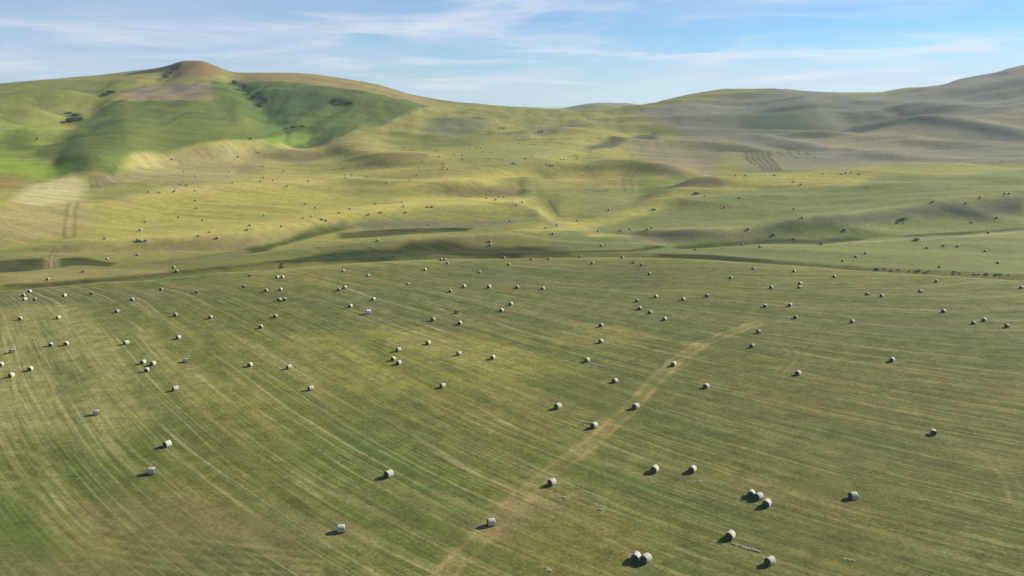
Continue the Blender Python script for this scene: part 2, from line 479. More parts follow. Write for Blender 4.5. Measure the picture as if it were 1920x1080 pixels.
# --- near field
cover([(1180,560),(1500,540),(2100,570),(2300,1200),(1300,1200),(1150,760)], (94,100,54), 0.7, 16, 0.15)
cover([(-200,560),(160,570),(330,650),(330,760),(200,830),(-200,800)], (152,148,92), 0.75, 10)
cover([(150,640),(330,600),(560,640),(700,720),(560,840),(330,760)], (140,140,72), 0.55, 9)
cover([(560,640),(700,610),(960,640),(1080,690),(960,730),(700,740)], (150,146,70), 0.65, 9)
cover([(520,560),(900,560),(1200,600),(1150,620),(640,610)], (96,106,68), 0.6, 9)
cover([(1040,610),(1160,605),(1230,630),(1150,650),(1050,645)], (156,146,88), 0.5, 5)
cover([(1000,560),(1920,580),(1920,640),(1500,620),(1100,600)], (104,112,72), 0.5, 9)
cover([(1280,700),(1920,690),(1920,800),(1400,800)], (112,102,60), 0.35, 7, 0.5)
cover([(1400,860),(1920,850),(1920,1060),(1500,1000)], (112,106,56), 0.35, 6, 0.6)
cover([(-100,930),(70,900),(110,1000),(140,1080),(-100,1080)], (98,118,56), 0.55, 3)
cover([(-100,1000),(60,1040),(260,1060),(300,1200),(-100,1200)], (126,116,82), 0.6, 4)
cover([(230,1000),(520,1010),(640,1080),(600,1200),(260,1200),(240,1060)], (70,80,48), 0.75, 3.5, 0.3)
cover([(100,950),(330,930),(700,1000),(560,1020),(180,1010)], (124,112,80), 0.55, 4)
cover([(0,555),(120,548),(250,545),(420,540),(420,556),(160,566),(0,575)], (106,108,76), 0.7, 5)
cover([(640,540),(960,544),(1180,548),(1280,560),(900,570),(640,565)], (98,112,70), 0.6, 6)
cover([(800,535),(1150,540),(1280,530),(1180,500),(860,497),(740,520)], (98,104,68), 0.7, 6)
cover([(470,515),(660,500),(900,490),(900,484),(640,492),(480,506)], (142,140,84), 0.7, 3)
# --- flats beyond the drain
cover([(0,515),(30,500),(300,505),(330,512),(120,530),(0,535)], (156,146,92), 0.85, 4)
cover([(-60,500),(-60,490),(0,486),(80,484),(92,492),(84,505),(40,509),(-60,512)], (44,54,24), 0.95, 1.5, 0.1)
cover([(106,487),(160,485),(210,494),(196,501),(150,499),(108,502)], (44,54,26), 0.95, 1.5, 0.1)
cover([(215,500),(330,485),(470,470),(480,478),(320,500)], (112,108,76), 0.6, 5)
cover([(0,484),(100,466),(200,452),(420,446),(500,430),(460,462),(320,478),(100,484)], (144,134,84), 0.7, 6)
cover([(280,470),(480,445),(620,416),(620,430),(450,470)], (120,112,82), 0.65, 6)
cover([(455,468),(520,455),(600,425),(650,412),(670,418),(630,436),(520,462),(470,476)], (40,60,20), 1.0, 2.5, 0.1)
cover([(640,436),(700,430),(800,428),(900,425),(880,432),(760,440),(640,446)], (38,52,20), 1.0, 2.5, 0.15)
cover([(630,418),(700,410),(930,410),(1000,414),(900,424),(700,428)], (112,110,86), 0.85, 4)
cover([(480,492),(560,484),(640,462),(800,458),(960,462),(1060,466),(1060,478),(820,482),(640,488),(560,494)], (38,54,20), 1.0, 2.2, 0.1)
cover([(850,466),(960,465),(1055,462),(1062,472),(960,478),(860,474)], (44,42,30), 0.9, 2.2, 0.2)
cover([(1060,462),(1120,445),(1160,440),(1150,455),(1110,472),(1065,474)], (66,86,32), 0.9, 3, 0.2)
cover([(470,478),(560,466),(660,456),(850,442),(850,449),(680,458),(560,474)], (140,140,96), 0.7, 2)
cover([(660,455),(800,446),(950,434),(1040,432),(960,450),(900,462),(760,458)], (136,124,80), 0.7, 4)
# --- broad fields of the valley sides
cover([(-100,380),(300,362),(560,336),(760,345),(900,350),(860,372),(640,395),(420,432),(200,446),(-100,470)], (160,156,80), 0.8, 14)
cover([(240,290),(560,262),(700,262),(860,300),(980,325),(860,345),(620,334),(300,360)], (166,160,90), 0.75, 14)
cover([(1000,432),(1240,390),(1340,338),(1920,318),(2100,320),(2100,520),(1600,500),(1300,480),(1060,475)], (112,122,72), 0.8, 12)
# --- yellow crests: sunlit bands put into the grass colour
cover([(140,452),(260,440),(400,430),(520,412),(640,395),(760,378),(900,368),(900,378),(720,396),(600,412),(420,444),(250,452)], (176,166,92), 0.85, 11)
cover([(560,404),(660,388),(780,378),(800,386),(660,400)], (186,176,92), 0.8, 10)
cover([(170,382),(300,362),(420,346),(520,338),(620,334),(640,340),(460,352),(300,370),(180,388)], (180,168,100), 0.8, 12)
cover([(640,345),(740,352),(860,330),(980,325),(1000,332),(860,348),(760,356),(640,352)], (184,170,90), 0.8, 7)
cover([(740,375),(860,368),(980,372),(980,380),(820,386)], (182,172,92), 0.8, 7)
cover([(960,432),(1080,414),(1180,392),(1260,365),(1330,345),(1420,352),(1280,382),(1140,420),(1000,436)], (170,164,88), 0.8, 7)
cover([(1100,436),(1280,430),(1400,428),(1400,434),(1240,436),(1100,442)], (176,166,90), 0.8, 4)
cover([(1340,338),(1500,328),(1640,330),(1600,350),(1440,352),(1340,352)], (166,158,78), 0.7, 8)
# --- grey stubble, with the shade of hollows and faces put into the colour
cover([(1180,440),(1280,436),(1380,440),(1440,446),(1300,456),(1200,452)], (104,98,80), 0.85, 4)
cover([(1400,432),(1520,412),(1640,400),(1760,384),(1920,372),(1920,404),(1760,412),(1600,420),(1480,436)], (88,90,76), 0.85, 5)  # shaded slope under the right crest, painted as a dark cover
cover([(1720,402),(1800,396),(1920,390),(1920,396),(1800,402)], (62,68,58), 0.8, 2.5)
cover([(1320,350),(1640,345),(1920,330),(1920,356),(1700,372),(1480,398),(1300,420),(1240,400)], (108,118,68), 0.6, 8, 0.3)
cover([(1220,362),(1270,340),(1360,345),(1300,352)], (122,108,76), 0.7, 3)
cover([(1200,376),(1260,368),(1330,372),(1290,384)], (122,108,76), 0.7, 3)
cover([(1190,352),(1220,338),(1280,338),(1240,352),(1200,368)], (98,124,52), 0.75, 9, 0.3)
cover([(1050,380),(1100,350),(1190,350),(1190,390),(1120,405)], (128,132,80), 0.7, 6)
cover([(810,362),(850,348),(960,346),(990,360),(900,366)], (112,96,72), 0.8, 4, 0.3)
cover([(1000,330),(1160,318),(1180,350),(1060,345)], (166,148,88), 0.7, 8)
cover([(1200,300),(1330,296),(1340,330),(1240,335)], (142,126,100), 0.75, 8)
cover([(1180,270),(1330,240),(1420,250),(1420,290),(1300,310),(1200,300)], (126,120,100), 0.7, 10)
cover([(1100,276),(1140,262),(1225,250),(1230,262),(1160,276),(1104,282)], (74,76,66), 0.95, 5)
cover([(700,296),(740,284),(800,288),(790,302),(730,304)], (98,92,74), 0.85, 5)
cover([(780,240),(830,220),(920,222),(920,240),(840,256)], (98,106,88), 0.7, 8, 0.3)
cover([(640,320),(700,270),(830,300),(860,320),(740,345)], (160,150,84), 0.6, 8)
cover([(860,280),(980,270),(1060,280),(1000,305),(880,310)], (140,142,88), 0.6, 10)
cover([(980,240),(1080,226),(1110,240),(1000,256)], (108,108,92), 0.6, 8)
# --- left hill
cover([(100,330),(96,265),(150,225),(210,190),(400,188),(400,150),(560,155),(700,165),(808,200),(740,225),(620,265),(500,262),(420,262),(330,280),(250,284),(215,328)], (86,104,48), 0.97, 3, 0.05)
cover([(190,260),(330,200),(430,190),(480,240),(380,262),(260,280)], (112,120,56), 0.6, 14, 0.3)
cover([(500,180),(560,165),(640,185),(600,220),(520,230)], (66,92,50), 0.85, 12)
cover([(400,150),(460,150),(520,210),(540,250),(480,240),(420,180)], (82,112,50), 0.85, 9, 0.3)
cover([(490,262),(540,248),(600,255),(540,272),(500,278)], (112,140,48), 0.85, 5)
cover([(215,172),(300,160),(400,160),(398,184),(300,188),(230,186)], (142,126,106), 0.9, 9)
cover([(-60,160),(160,150),(260,150),(220,180),(120,220),(80,280),(-60,300)], (124,134,66), 0.8, 12, 0.2)
cover([(-60,240),(100,225),(110,270),(120,330),(-60,340)], (138,152,66), 0.8, 10, 0.25)
cover([(-60,290),(60,300),(140,312),(60,330),(-60,335)], (142,164,58), 0.85, 6)
cover([(-60,335),(50,330),(40,350),(-60,368)], (138,118,66), 0.8, 8)
cover([(20,378),(50,350),(130,325),(165,345),(160,380),(60,392)], (192,180,130), 0.9, 5, 0.3)
cover([(-60,395),(40,390),(130,378),(180,400),(150,440),(-60,470)], (158,142,98), 0.85, 8)
cover([(230,340),(252,290),(330,282),(420,270),(500,285),(470,330),(330,355)], (156,144,100), 0.85, 3)
cover([(180,330),(215,330),(240,345),(190,352)], (122,110,88), 0.8, 5)
cover([(510,300),(545,280),(610,290),(560,310)], (128,116,92), 0.7, 6)
cover([(430,135),(560,138),(700,160),(820,188),(780,192),(640,165),(440,148)], (150,134,88), 0.9, 14)
cover([(345,114),(380,114),(440,134),(400,142),(340,145),(320,138)], (136,108,72), 0.9, 14)
cover([(250,136),(330,118),(345,116),(318,146),(300,152),(312,132),(240,142)], (46,50,44), 0.95, 6, 0.05)
# scrub that fills the gullies under the shrubs
for P_ in ([(122,216),(140,211),(150,214),(158,224),(146,230),(124,230)], [(186,182),(200,174),(214,169),(217,174),(200,181)],
           [(434,154),(452,152),(464,166),(458,174),(444,164)], [(458,170),(470,178),(482,190),(498,206),(488,206),(470,192)],
           [(491,186),(503,184),(506,196),(494,198)], [(618,190),(632,184),(650,186),(668,194),(660,200),(630,198)],
           [(524,246),(545,238),(574,238),(560,246),(536,252)], [(532,250),(542,250),(540,270),(532,268)]):
    cover(P_, (46,62,34), 0.85, 4, 0.2)
# --- right hills: cloud shade put into the grey of the cover
cover([(1200,205),(1440,168),(1640,178),(1920,120),(2300,100),(2300,310),(1700,306),(1480,300),(1280,250)], (118,118,110), 0.85, 25)
cover([(1390,215),(1500,205),(1560,235),(1440,245)], (78,94,72), 0.8, 16)
cover([(1590,215),(1650,215),(1690,235),(1620,238)], (82,98,66), 0.8, 14)
cover([(1500,255),(1640,235),(1800,260),(1700,290),(1560,285)], (142,132,100), 0.6, 16)
cover([(1760,225),(1920,205),(1920,240),(1800,240)], (146,134,104), 0.6, 14)
cover([(1700,285),(1920,262),(1920,285),(1720,300)], (104,102,90), 0.6, 10)
cover([(1500,250),(1560,246),(1610,254),(1540,262)], (84,84,76), 0.7, 8)
cover([(1240,195),(1440,170),(1500,175),(1360,190)], (122,112,74), 0.8, 18)
cover([(1860,140),(1910,125),(1990,120),(1940,140)], (138,104,86), 0.8, 14)
cover([(1480,300),(1560,282),(1640,300),(1560,312)], (134,136,88), 0.6, 9)
cover([(1380,325),(1480,318),(1600,312),(1700,306),(1920,302),(2100,300),(2100,262),(1700,282),(1500,285),(1400,300)], (122,118,104), 0.75, 9, 0.2)
# --- wheel tracks, drains, ploughed strips
TR = [(800,1110),(845,1065),(890,1020),(940,968),(985,925),(1040,880),(1110,830),(1180,768),(1230,712),(1270,674),(1320,642),(1380,620),(1424,606)]
streak(TR, (152,136,88), 2.3, 0.55, None, 0.5)
streak(TR, (174,156,102), 0.45, 0.65, 1.3, 0.4)
cover([(900,1000),(960,930),(1010,915),(1060,940),(1000,965),(940,1020)], (140,124,88), 0.55, 1.6)
streak([(1000,935),(1060,962),(1120,998),(1190,1042)], (160,146,98), 0.5, 0.5, None, 0.4)
streak([(1000,935),(1110,965),(1240,1010),(1340,1060)], (150,140,92), 0.4, 0.5, None, 0.4)
streak([(1460,640),(1488,660),(1480,680),(1460,700)], (146,138,86), 0.5, 0.5, 0.9, 0.4)
streak([(1790,835),(1860,860),(1895,900),(1910,945)], (140,134,88), 0.5, 0.6, 1.0, 0.4)
streak([(275,740),(285,760),(275,778),(245,790)], (156,150,92), 0.4, 0.5, 0.8, 0.4)
streak([(96,505),(97,485),(103,468)], (160,146,104), 2.6, 0.8)
streak([(96,505),(97,485),(103,468)], (84,76,56), 0.45, 0.8, 1.0)
streak([(130,445),(132,410),(138,380)], (112,96,62), 0.7, 0.7, 2.2)
streak([(200,330),(235,345),(290,325)], (168,158,104), 1.5, 0.6)
streak([(173,332),(178,352)], (104,100,52), 1.0, 0.8, 1.6)
streak([(1180,360),(1175,335),(1190,310),(1195,300)], (102,106,68), 1.2, 0.8, 3.0)
streak([(1030,375),(1042,395),(1048,405)], (82,86,58), 0.8, 0.8)
streak([(285,494),(330,488),(390,480),(450,470)], (74,70,52), 1.2, 0.7)
for k in range(5):
    x0 = 1398 + 10.5 * k
    streak([(x0, 283), (x0 + 2, 296), (x0 + 16, 308), (x0 + 34 - 3 * k, 320)], (70,72,50), 1.7, 0.9)
for k in range(6):
    x0 = 1410 + 17 * k
    streak([(x0 - 40, 272), (x0, 282), (x0 + 34, 296)], (80,82,62), 1.7, 0.75)
for k in range(4):
    streak([(1096 + 12 * k, 356), (1112 + 9 * k, 360), (1130 + 3 * k, 358 - k)], (76,84,54), 0.9, 0.7)
# dry pale grass on the rims
for P_ in ('edge', 'rib'):
    streak([(a, b + 1.5) for a, b, c in LINES[P_] if (-200 < a < 2000 and (P_ == 'edge' or 450 < a < 1000 or a > 1280))], (166,162,112), 1.5, 0.75, None, 0.35)
streak([(a, b) for a, b, c in LINES['crest'] if 1000 < a < 2000], (150,148,92), 5, 0.6, None, 0.2)  # lit crest on the right, its brightness put into a pale band
# headland turns of the mower in the near left corner
for k in range(5):
    o_ = k * 19
    streak([(-60, 850 + o_), (50 - 0.4 * o_, 848 + o_), (112 - 0.6 * o_, 872 + o_), (142 - 0.5 * o_, 920 + o_), (190 - 0.3 * o_, 972 + 0.9 * o_),
            (280, 1000 + 0.8 * o_), (420, 1018 + 0.8 * o_), (600, 1040 + 0.7 * o_)], (160,150,100), 0.5, 0.42, None, 0.5)
# drains: dark wet growth in the bottoms
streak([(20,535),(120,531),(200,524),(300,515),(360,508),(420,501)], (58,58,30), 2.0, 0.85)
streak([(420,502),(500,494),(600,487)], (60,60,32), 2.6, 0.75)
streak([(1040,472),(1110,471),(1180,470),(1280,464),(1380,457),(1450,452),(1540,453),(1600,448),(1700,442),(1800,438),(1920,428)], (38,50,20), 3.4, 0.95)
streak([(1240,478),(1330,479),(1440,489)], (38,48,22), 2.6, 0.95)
streak([(1460,494),(1540,496),(1620,502),(1700,505),(1800,510),(1920,516)], (58,68,34), 2.4, 0.75, None, 0.6)

# ------------------------------------------------------------------ mowing lines: one smooth field of across / along coordinates
SEG = [((200,545),(330,633)),((330,633),(480,740)),((333,593),(423,643)),((423,643),(550,733)),((7,573),(23,630)),((60,567),(110,610)),
       ((110,610),(140,670)),((43,720),(110,830)),((110,830),(173,920)),((200,720),(253,770)),((253,770),(320,827)),((320,827),(433,920)),
       ((433,920),(500,953)),((347,730),(440,820)),((440,820),(533,920)),((533,920),(617,987)),((840,740),(973,803)),((973,803),(1040,843)),
       ((640,933),(773,977)),((930,1010),(1040,1047)),((1053,967),(1187,1040)),((1280,803),(1447,853)),((1713,937),(1913,987)),
       ((1280,980),(1423,1040)),((1280,647),(1547,713)),((1613,627),(1913,657)),((1280,577),(1613,593)),((640,567),(807,633)),
       ((807,633),(973,680)),((973,613),(1107,670)),((1600,760),(1900,800)),((600,1010),(760,1060)),((180,930),(330,1040))]
SC = 130.0


def basis(x, y):
    x, y = x / SC, (y - 170) / SC
    return [x, y, x * x, x * y, y * y, x ** 3, x * x * y, x * y * y, y ** 3]


def basis_grad(x, y):
    x, y = x / SC, (y - 170) / SC
    gx = [1, 0, 2 * x, y, 0, 3 * x * x, 2 * x * y, y * y, 0]
    gy = [0, 1, 0, x, 2 * y, 0, x * x, 2 * x * y, 3 * y * y]
    return np.array(gx, float) / SC, np.array(gy, float) / SC


rows_u, rhs_u, rows_v, rhs_v = [], [], [], []
for (a, b) in SEG:
    A, B = np.array(spot(*a)[:2]), np.array(spot(*b)[:2])
    d = (B - A) / np.hypot(*(B - A))
    n = np.array([-d[1], d[0]])
    if n[0] + n[1] < 0:
        n = -n
    gx, gy = basis_grad(*(0.5 * (A + B)))
    rows_u += [gx * d[0] + gy * d[1], 0.35 * (gx * n[0] + gy * n[1])]
    rhs_u += [0, 0.35]
    rows_v += [gx * d[0] + gy * d[1], 0.7 * (gx * n[0] + gy * n[1])]
    rhs_v += [1, 0]
for i in range(5, 9):      # keep the cubic terms small
    e = np.zeros(9); e[i] = 0.004
    rows_u.append(e); rhs_u.append(0); rows_v.append(e); rhs_v.append(0)
cu = np.linalg.lstsq(np.array(rows_u), np.array(rhs_u), rcond=None)[0]
cv = np.linalg.lstsq(np.array(rows_v), np.array(rhs_v), rcond=None)[0]
mow_m = smooth((R['edge'][0][:, None] - RR) / 12.0)
hl_x, hl_y = spot(180, 1040)[:2]           # the headland corner carries its own turning marks
mow_m = mow_m * (1 - 0.7 * np.exp(-((GX - hl_x) / 30) ** 2 - ((GY - hl_y) / 13) ** 2))
cx, cy = np.clip(GX, -260, 260), np.clip(GY, 40, 380)
bs = basis(cx, cy)
U = sum(c * b for c, b in zip(cu, bs))
V = sum(c * b for c, b in zip(cv, bs))
U2 = GX * 0.25 + GY * 0.97 + 10 * fbm(GX / 160, GY / 160, 101, 2)
V2 = GX * 0.97 - GY * 0.25

# ------------------------------------------------------------------ materials
def new_mat(name):
    m = bpy.data.materials.new(name)
    m.use_nodes = True
    nt = m.node_tree
    nt.nodes.clear()
    return m, nt


class NT:
    """small helper to write node trees"""
    def __init__(self, nt):
        self.nt = nt

    def n(self, t, **kw):
        x = self.nt.nodes.new(t)
        for k, v in kw.items():
            setattr(x, k, v)
        return x

    def put(self, sock, v):
        if v is None:
            return
        if isinstance(v, (int, float, tuple)):
            sock.default_value = v
        else:
            self.nt.links.new(v, sock)

    def math(self, op, a, b=None, c=None, clamp=False):
        x = self.n('ShaderNodeMath', operation=op, use_clamp=clamp)
        for i, v in enumerate((a, b, c)):
            self.put(x.inputs[i], v)
        return x.outputs[0]

    def mix(self, f, a, b, blend='MIX'):
        x = self.n('ShaderNodeMix', data_type='RGBA', blend_type=blend)
        self.put(x.inputs[0], f); self.put(x.inputs[6], a); self.put(x.inputs[7], b)
        return x.outputs[2]

    def noise(self, vec, scale, detail=4, rough=0.55, dist=0.0, sep=(1, 1, 1)):
        if sep != (1, 1, 1):
            mp = self.n('ShaderNodeMapping')
            mp.inputs['Scale'].default_value = sep
            self.put(mp.inputs[0], vec)
            vec = mp.outputs[0]
        x = self.n('ShaderNodeTexNoise')
        self.put(x.inputs['Vector'], vec)
        x.inputs['Scale'].default_value = scale
        x.inputs['Detail'].default_value = detail
        x.inputs['Roughness'].default_value = rough
        x.inputs['Distortion'].default_value = dist
        return x.outputs[0]

    def ramp(self, v, a, b, lo=0.0, hi=1.0):
        x = self.n('ShaderNodeMapRange', interpolation_type='SMOOTHSTEP')
        self.put(x.inputs[0], v)
        for i, q in ((1, a), (2, b), (3, lo), (4, hi)):
            x.inputs[i].default_value = q
        return x.outputs[0]

    def out(self, col, rough=0.9, bump=None, bstr=0.3, bdist=0.1, spec=0.15, transl=None):
        p = self.n('ShaderNodeBsdfPrincipled')
        self.put(p.inputs['Base Color'], col)
        self.put(p.inputs['Roughness'], rough)
        p.inputs['Specular IOR Level'].default_value = spec
        if bump is not None:
            b = self.n('ShaderNodeBump')
            b.inputs['Strength'].default_value = bstr
            b.inputs['Distance'].default_value = bdist
            self.put(b.inputs['Height'], bump)
            self.nt.links.new(b.outputs[0], p.inputs['Normal'])
        o = self.n('ShaderNodeOutputMaterial')
        self.nt.links.new(p.outputs[0], o.inputs[0])
        return p


def ground_material():
    m, nt = new_mat('grassland')
    t = NT(nt)
    geo = t.n('ShaderNodeNewGeometry')
    pos = geo.outputs['Position']
    col = t.n('ShaderNodeAttribute', attribute_name='cover').outputs['Color']
    mow = t.n('ShaderNodeAttribute', attribute_name='mow').outputs['Vector']
    msk = t.n('ShaderNodeAttribute', attribute_name='mown').outputs['Fac']
    # swaths: streaks drawn out along the mowing direction
    s1 = t.noise(mow, 1.0, 3, 0.6, 0.0, (0.55, 0.012, 1))
    s2 = t.noise(mow, 1.0, 3, 0.6, 0.0, (1.7, 0.035, 1))
    s3 = t.noise(mow, 1.0, 4, 0.6, 0.0, (0.14, 0.010, 1))
    fine = t.noise(pos, 1.6, 6, 0.7)
    mid = t.noise(pos, 0.22, 5, 0.6)
    big = t.noise(pos, 0.035, 4, 0.55)
    strength = t.math('MULTIPLY_ADD', msk, 0.58, 0.42)
    # darker / greener and paler / drier streaks
    f = t.math('MULTIPLY', t.ramp(s1, 0.47, 0.62), strength)
    c = t.mix(t.math('MULTIPLY', f, 0.36), col, (0.29, 0.255, 0.11, 1))
    f = t.math('MULTIPLY', t.ramp(s2, 0.51, 0.66), strength)
    c = t.mix(t.math('MULTIPLY', f, 0.36), c, (0.32, 0.30, 0.14, 1))
    f = t.math('MULTIPLY', t.ramp(s3, 0.55, 0.40), strength)
    c = t.mix(t.math('MULTIPLY', f, 0.50), c, (0.085, 0.115, 0.032, 1))
    f = t.math('MULTIPLY', t.ramp(s2, 0.47, 0.34), strength)
    c = t.mix(t.math('MULTIPLY', f, 0.40), c, (0.072, 0.088, 0.026, 1))
    # single pale lines of chaff left by the rake
    sx_ = t.n('ShaderNodeSeparateXYZ')
    t.put(sx_.inputs[0], mow)
    wob = t.noise(mow, 1.0, 2, 0.5, 0.0, (0.07, 0.006, 1))
    ph = t.math('ADD', t.math('DIVIDE', sx_.outputs[0], 5.2), t.math('MULTIPLY', wob, 2.6))
    fa = t.math('ABSOLUTE', t.math('SUBTRACT', t.math('FRACT', ph), 0.5))
    fb = t.math('ABSOLUTE', t.math('SUBTRACT', t.math('FRACT', t.math('ADD', ph, 0.36)), 0.5))
    la = t.ramp(fa, 0.060, 0.015)
    lb = t.ramp(fb, 0.050, 0.015, 0.0, 0.75)
    line = t.math('MAXIMUM', la, lb)
    brk = t.ramp(t.noise(mow, 1.0, 3, 0.6, 0.0, (0.06, 0.014, 1)), 0.42, 0.60)
    px_ = t.n('ShaderNodeSeparateXYZ')
    t.put(px_.inputs[0], pos)
    side = t.ramp(px_.outputs[0], 45.0, -50.0, 0.40, 1.0)
    f = t.math('MULTIPLY', t.math('MULTIPLY', t.math('MULTIPLY', line, brk), msk), side)
    c = t.mix(t.math('MULTIPLY', f, 0.48), c, (0.40, 0.38, 0.19, 1))
    # tufts and thatch
    amp = t.math('MULTIPLY_ADD', msk, 0.35, 0.65)
    f = t.ramp(mid, 0.36, 0.64, -0.13, 0.13)
    f2 = t.ramp(fine, 0.30, 0.70, -0.26, 0.28)
    tuft = t.ramp(t.noise(pos, 0.55, 6, 0.75), 0.35, 0.65, -0.12, 0.12)
    g = t.math('MULTIPLY_ADD', t.math('ADD', t.math('ADD', f, f2), tuft), amp, 1.0)
    gc = t.n('ShaderNodeCombineColor')
    t.put(gc.inputs[0], g); t.put(gc.inputs[1], g); t.put(gc.inputs[2], g)
    c = t.mix(1.0, c, gc.outputs[0], 'MULTIPLY')
    c = t.mix(t.ramp(big, 0.45, 0.68, 0, 0.14), c, (0.19, 0.145, 0.065, 1))
    h = t.math('MULTIPLY', amp, t.math('ADD', t.math('MULTIPLY', s2, 0.7), t.math('ADD', fine, t.math('MULTIPLY', mid, 0.8))))
    t.out(c, 0.95, h, 0.4, 0.2, 0.08)
    return m


def wrap_material(name, tint):
    m, nt = new_mat(name)
    t = NT(nt)
    tc = t.n('ShaderNodeTexCoord').outputs['Object']
    a = t.noise(tc, 1.0, 4, 0.6, 0, (14, 2.0, 2.0))
    b = t.noise(tc, 9.0, 5, 0.65)
    c = t.mix(t.ramp(a, 0.35, 0.65), tuple(0.80 * x for x in tint) + (1,), tint + (1,))
    c = t.mix(t.ramp(b, 0.50, 0.75, 0, 0.55), c, (0.42, 0.36, 0.20, 1))
    t.out(c, 0.75, t.math('ADD', a, b), 0.5, 0.03, 0.25)
    return m


def hay_material():
    m, nt = new_mat('hay_end')
    t = NT(nt)
    tc = t.n('ShaderNodeTexCoord').outputs['Object']
    a = t.noise(tc, 7.0, 6, 0.7)
    r = t.n('ShaderNodeVectorMath', operation='LENGTH')
    mp = t.n('ShaderNodeMapping')
    mp.inputs['Scale'].default_value = (0, 1, 1)
    mp.inputs['Location'].default_value = (0, 0, -0.7)
    t.put(mp.inputs[0], tc)
    t.put(r.inputs[0], mp.outputs[0])
    ring = t.math('SINE', t.math('MULTIPLY', t.math('ADD', r.outputs['Value'], t.math('MULTIPLY', a, 0.10)), 62.0))
    c = t.mix(t.ramp(a, 0.32, 0.70), (0.06, 0.055, 0.03, 1), (0.19, 0.165, 0.09, 1))
    c = t.mix(t.ramp(ring, -0.2, 0.9, 0, 0.35), c, (0.10, 0.085, 0.04, 1))
    t.out(c, 0.95, t.math('ADD', a, t.math('MULTIPLY', ring, 0.2)), 0.6, 0.04, 0.08)
    return m


def leaf_material():
    m, nt = new_mat('shrub_leaf')
    t = NT(nt)
    geo = t.n('ShaderNodeNewGeometry').outputs['Position']
    oi = t.n('ShaderNodeObjectInfo').outputs['Random']
    a = t.noise(geo, 0.9, 4, 0.6)
    c = t.mix(t.ramp(a, 0.3, 0.7), (0.022, 0.040, 0.014, 1), (0.055, 0.085, 0.026, 1))
    c = t.mix(t.math('MULTIPLY', oi, 0.4), c, (0.035, 0.045, 0.022, 1))
    t.out(c, 0.7, None, spec=0.2)
    return m


def plain_material(name, c0, c1, scale):
    m, nt = new_mat(name)
    t = NT(nt)
    tc = t.n('ShaderNodeTexCoord').outputs['Object']
    a = t.noise(tc, scale, 5, 0.65)
    t.out(t.mix(t.ramp(a, 0.3, 0.7), c0 + (1,), c1 + (1,)), 0.9, a, 0.5, 0.05, 0.1)
    return m


M_GROUND = ground_material()
M_WRAP = wrap_material('net_wrap_pale', (0.55, 0.535, 0.45))
M_WRAP_D = wrap_material('net_wrap_dull', (0.36, 0.33, 0.24))  # duller wrap tone, mostly for the far bales
M_WRAP_W = wrap_material('net_wrap_white', (0.84, 0.84, 0.80))
M_HAY = hay_material()
M_LEAF = leaf_material()
M_STEM = plain_material('shrub_bark', (0.06, 0.045, 0.03), (0.14, 0.11, 0.08), 5.0)
M_LOOSE = plain_material('loose_hay', (0.30, 0.28, 0.15), (0.48, 0.46, 0.29), 6.0)

# ------------------------------------------------------------------ build the ground sheet
verts = np.stack([GX, GY, Z], -1).reshape(-1, 3)
centre = len(verts)
verts = np.vstack([verts, [[0, 0, 0]]])
idx = np.arange(NA * NR).reshape(NA, NR)
q = np.stack([idx[:-1, :-1], idx[:-1, 1:], idx[1:, 1:], idx[1:, :-1]], -1).reshape(-1, 4)
wrap_q = np.stack([idx[-1, :-1], idx[-1, 1:], idx[0, 1:], idx[0, :-1]], -1)
q = np.vstack([q, wrap_q])[:, ::-1]
cap = np.stack([idx[:, 0], np.roll(idx[:, 0], -1), np.full(NA, centre)], -1)[:, ::-1]
me = bpy.data.meshes.new('ground')
nq, ntri = len(q), len(cap)
me.vertices.add(len(verts))
me.vertices.foreach_set('co', verts.astype(np.float32).ravel())
me.loops.add(nq * 4 + ntri * 3)
me.loops.foreach_set('vertex_index', np.concatenate([q.ravel(), cap.ravel()]).astype(np.int32))
me.polygons.add(nq + ntri)
me.polygons.foreach_set('loop_start', np.concatenate([np.arange(nq) * 4, nq * 4 + np.arange(ntri) * 3]).astype(np.int32))
me.polygons.foreach_set('use_smooth', np.ones(nq + ntri, bool))
me.update(calc_edges=True)
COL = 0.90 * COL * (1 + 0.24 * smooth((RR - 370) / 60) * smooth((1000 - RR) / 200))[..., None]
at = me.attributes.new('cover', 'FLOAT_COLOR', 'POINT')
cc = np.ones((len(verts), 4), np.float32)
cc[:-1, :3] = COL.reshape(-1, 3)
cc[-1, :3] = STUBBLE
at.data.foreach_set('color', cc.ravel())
at = me.attributes.new('mow', 'FLOAT_VECTOR', 'POINT')
mv = np.zeros((len(verts), 3), np.float32)
near_f = RR < (R['edge'][0][:, None] + 6)
mv[:-1, 0] = np.where(near_f, U, U2).ravel()
mv[:-1, 1] = np.where(near_f, V, V2).ravel()
at.data.foreach_set('vector', mv.ravel())
at = me.attributes.new('mown', 'FLOAT', 'POINT')
mm = np.zeros(len(verts), np.float32)
mm[:-1] = mow_m.ravel()
at.data.foreach_set('value', mm)
me.materials.append(M_GROUND)
land = bpy.data.objects.new('ground', me)
scene.collection.objects.link(land)
land['kind'] = 'structure'
land['label'] = 'mown hay meadow rising into rolling grass hills'
# ------------------------------------------------------------------ things: helpers
COLL = scene.collection


def mesh_obj(name, bm, mats, parent=None, smooth_faces=True):
    me_ = bpy.data.meshes.new(name)
    bm.to_mesh(me_)
    bm.free()
    for m_ in (mats if isinstance(mats, (list, tuple)) else [mats]):
        me_.materials.append(m_)
    if smooth_faces:
        for p in me_.polygons:
            p.use_smooth = True
    o = bpy.data.objects.new(name, me_)
    COLL.objects.link(o)
    o.parent = parent
    return o


def tag(o, label, cat, group=None):
    o['label'] = label
    o['category'] = cat
    if group:
        o['group'] = group


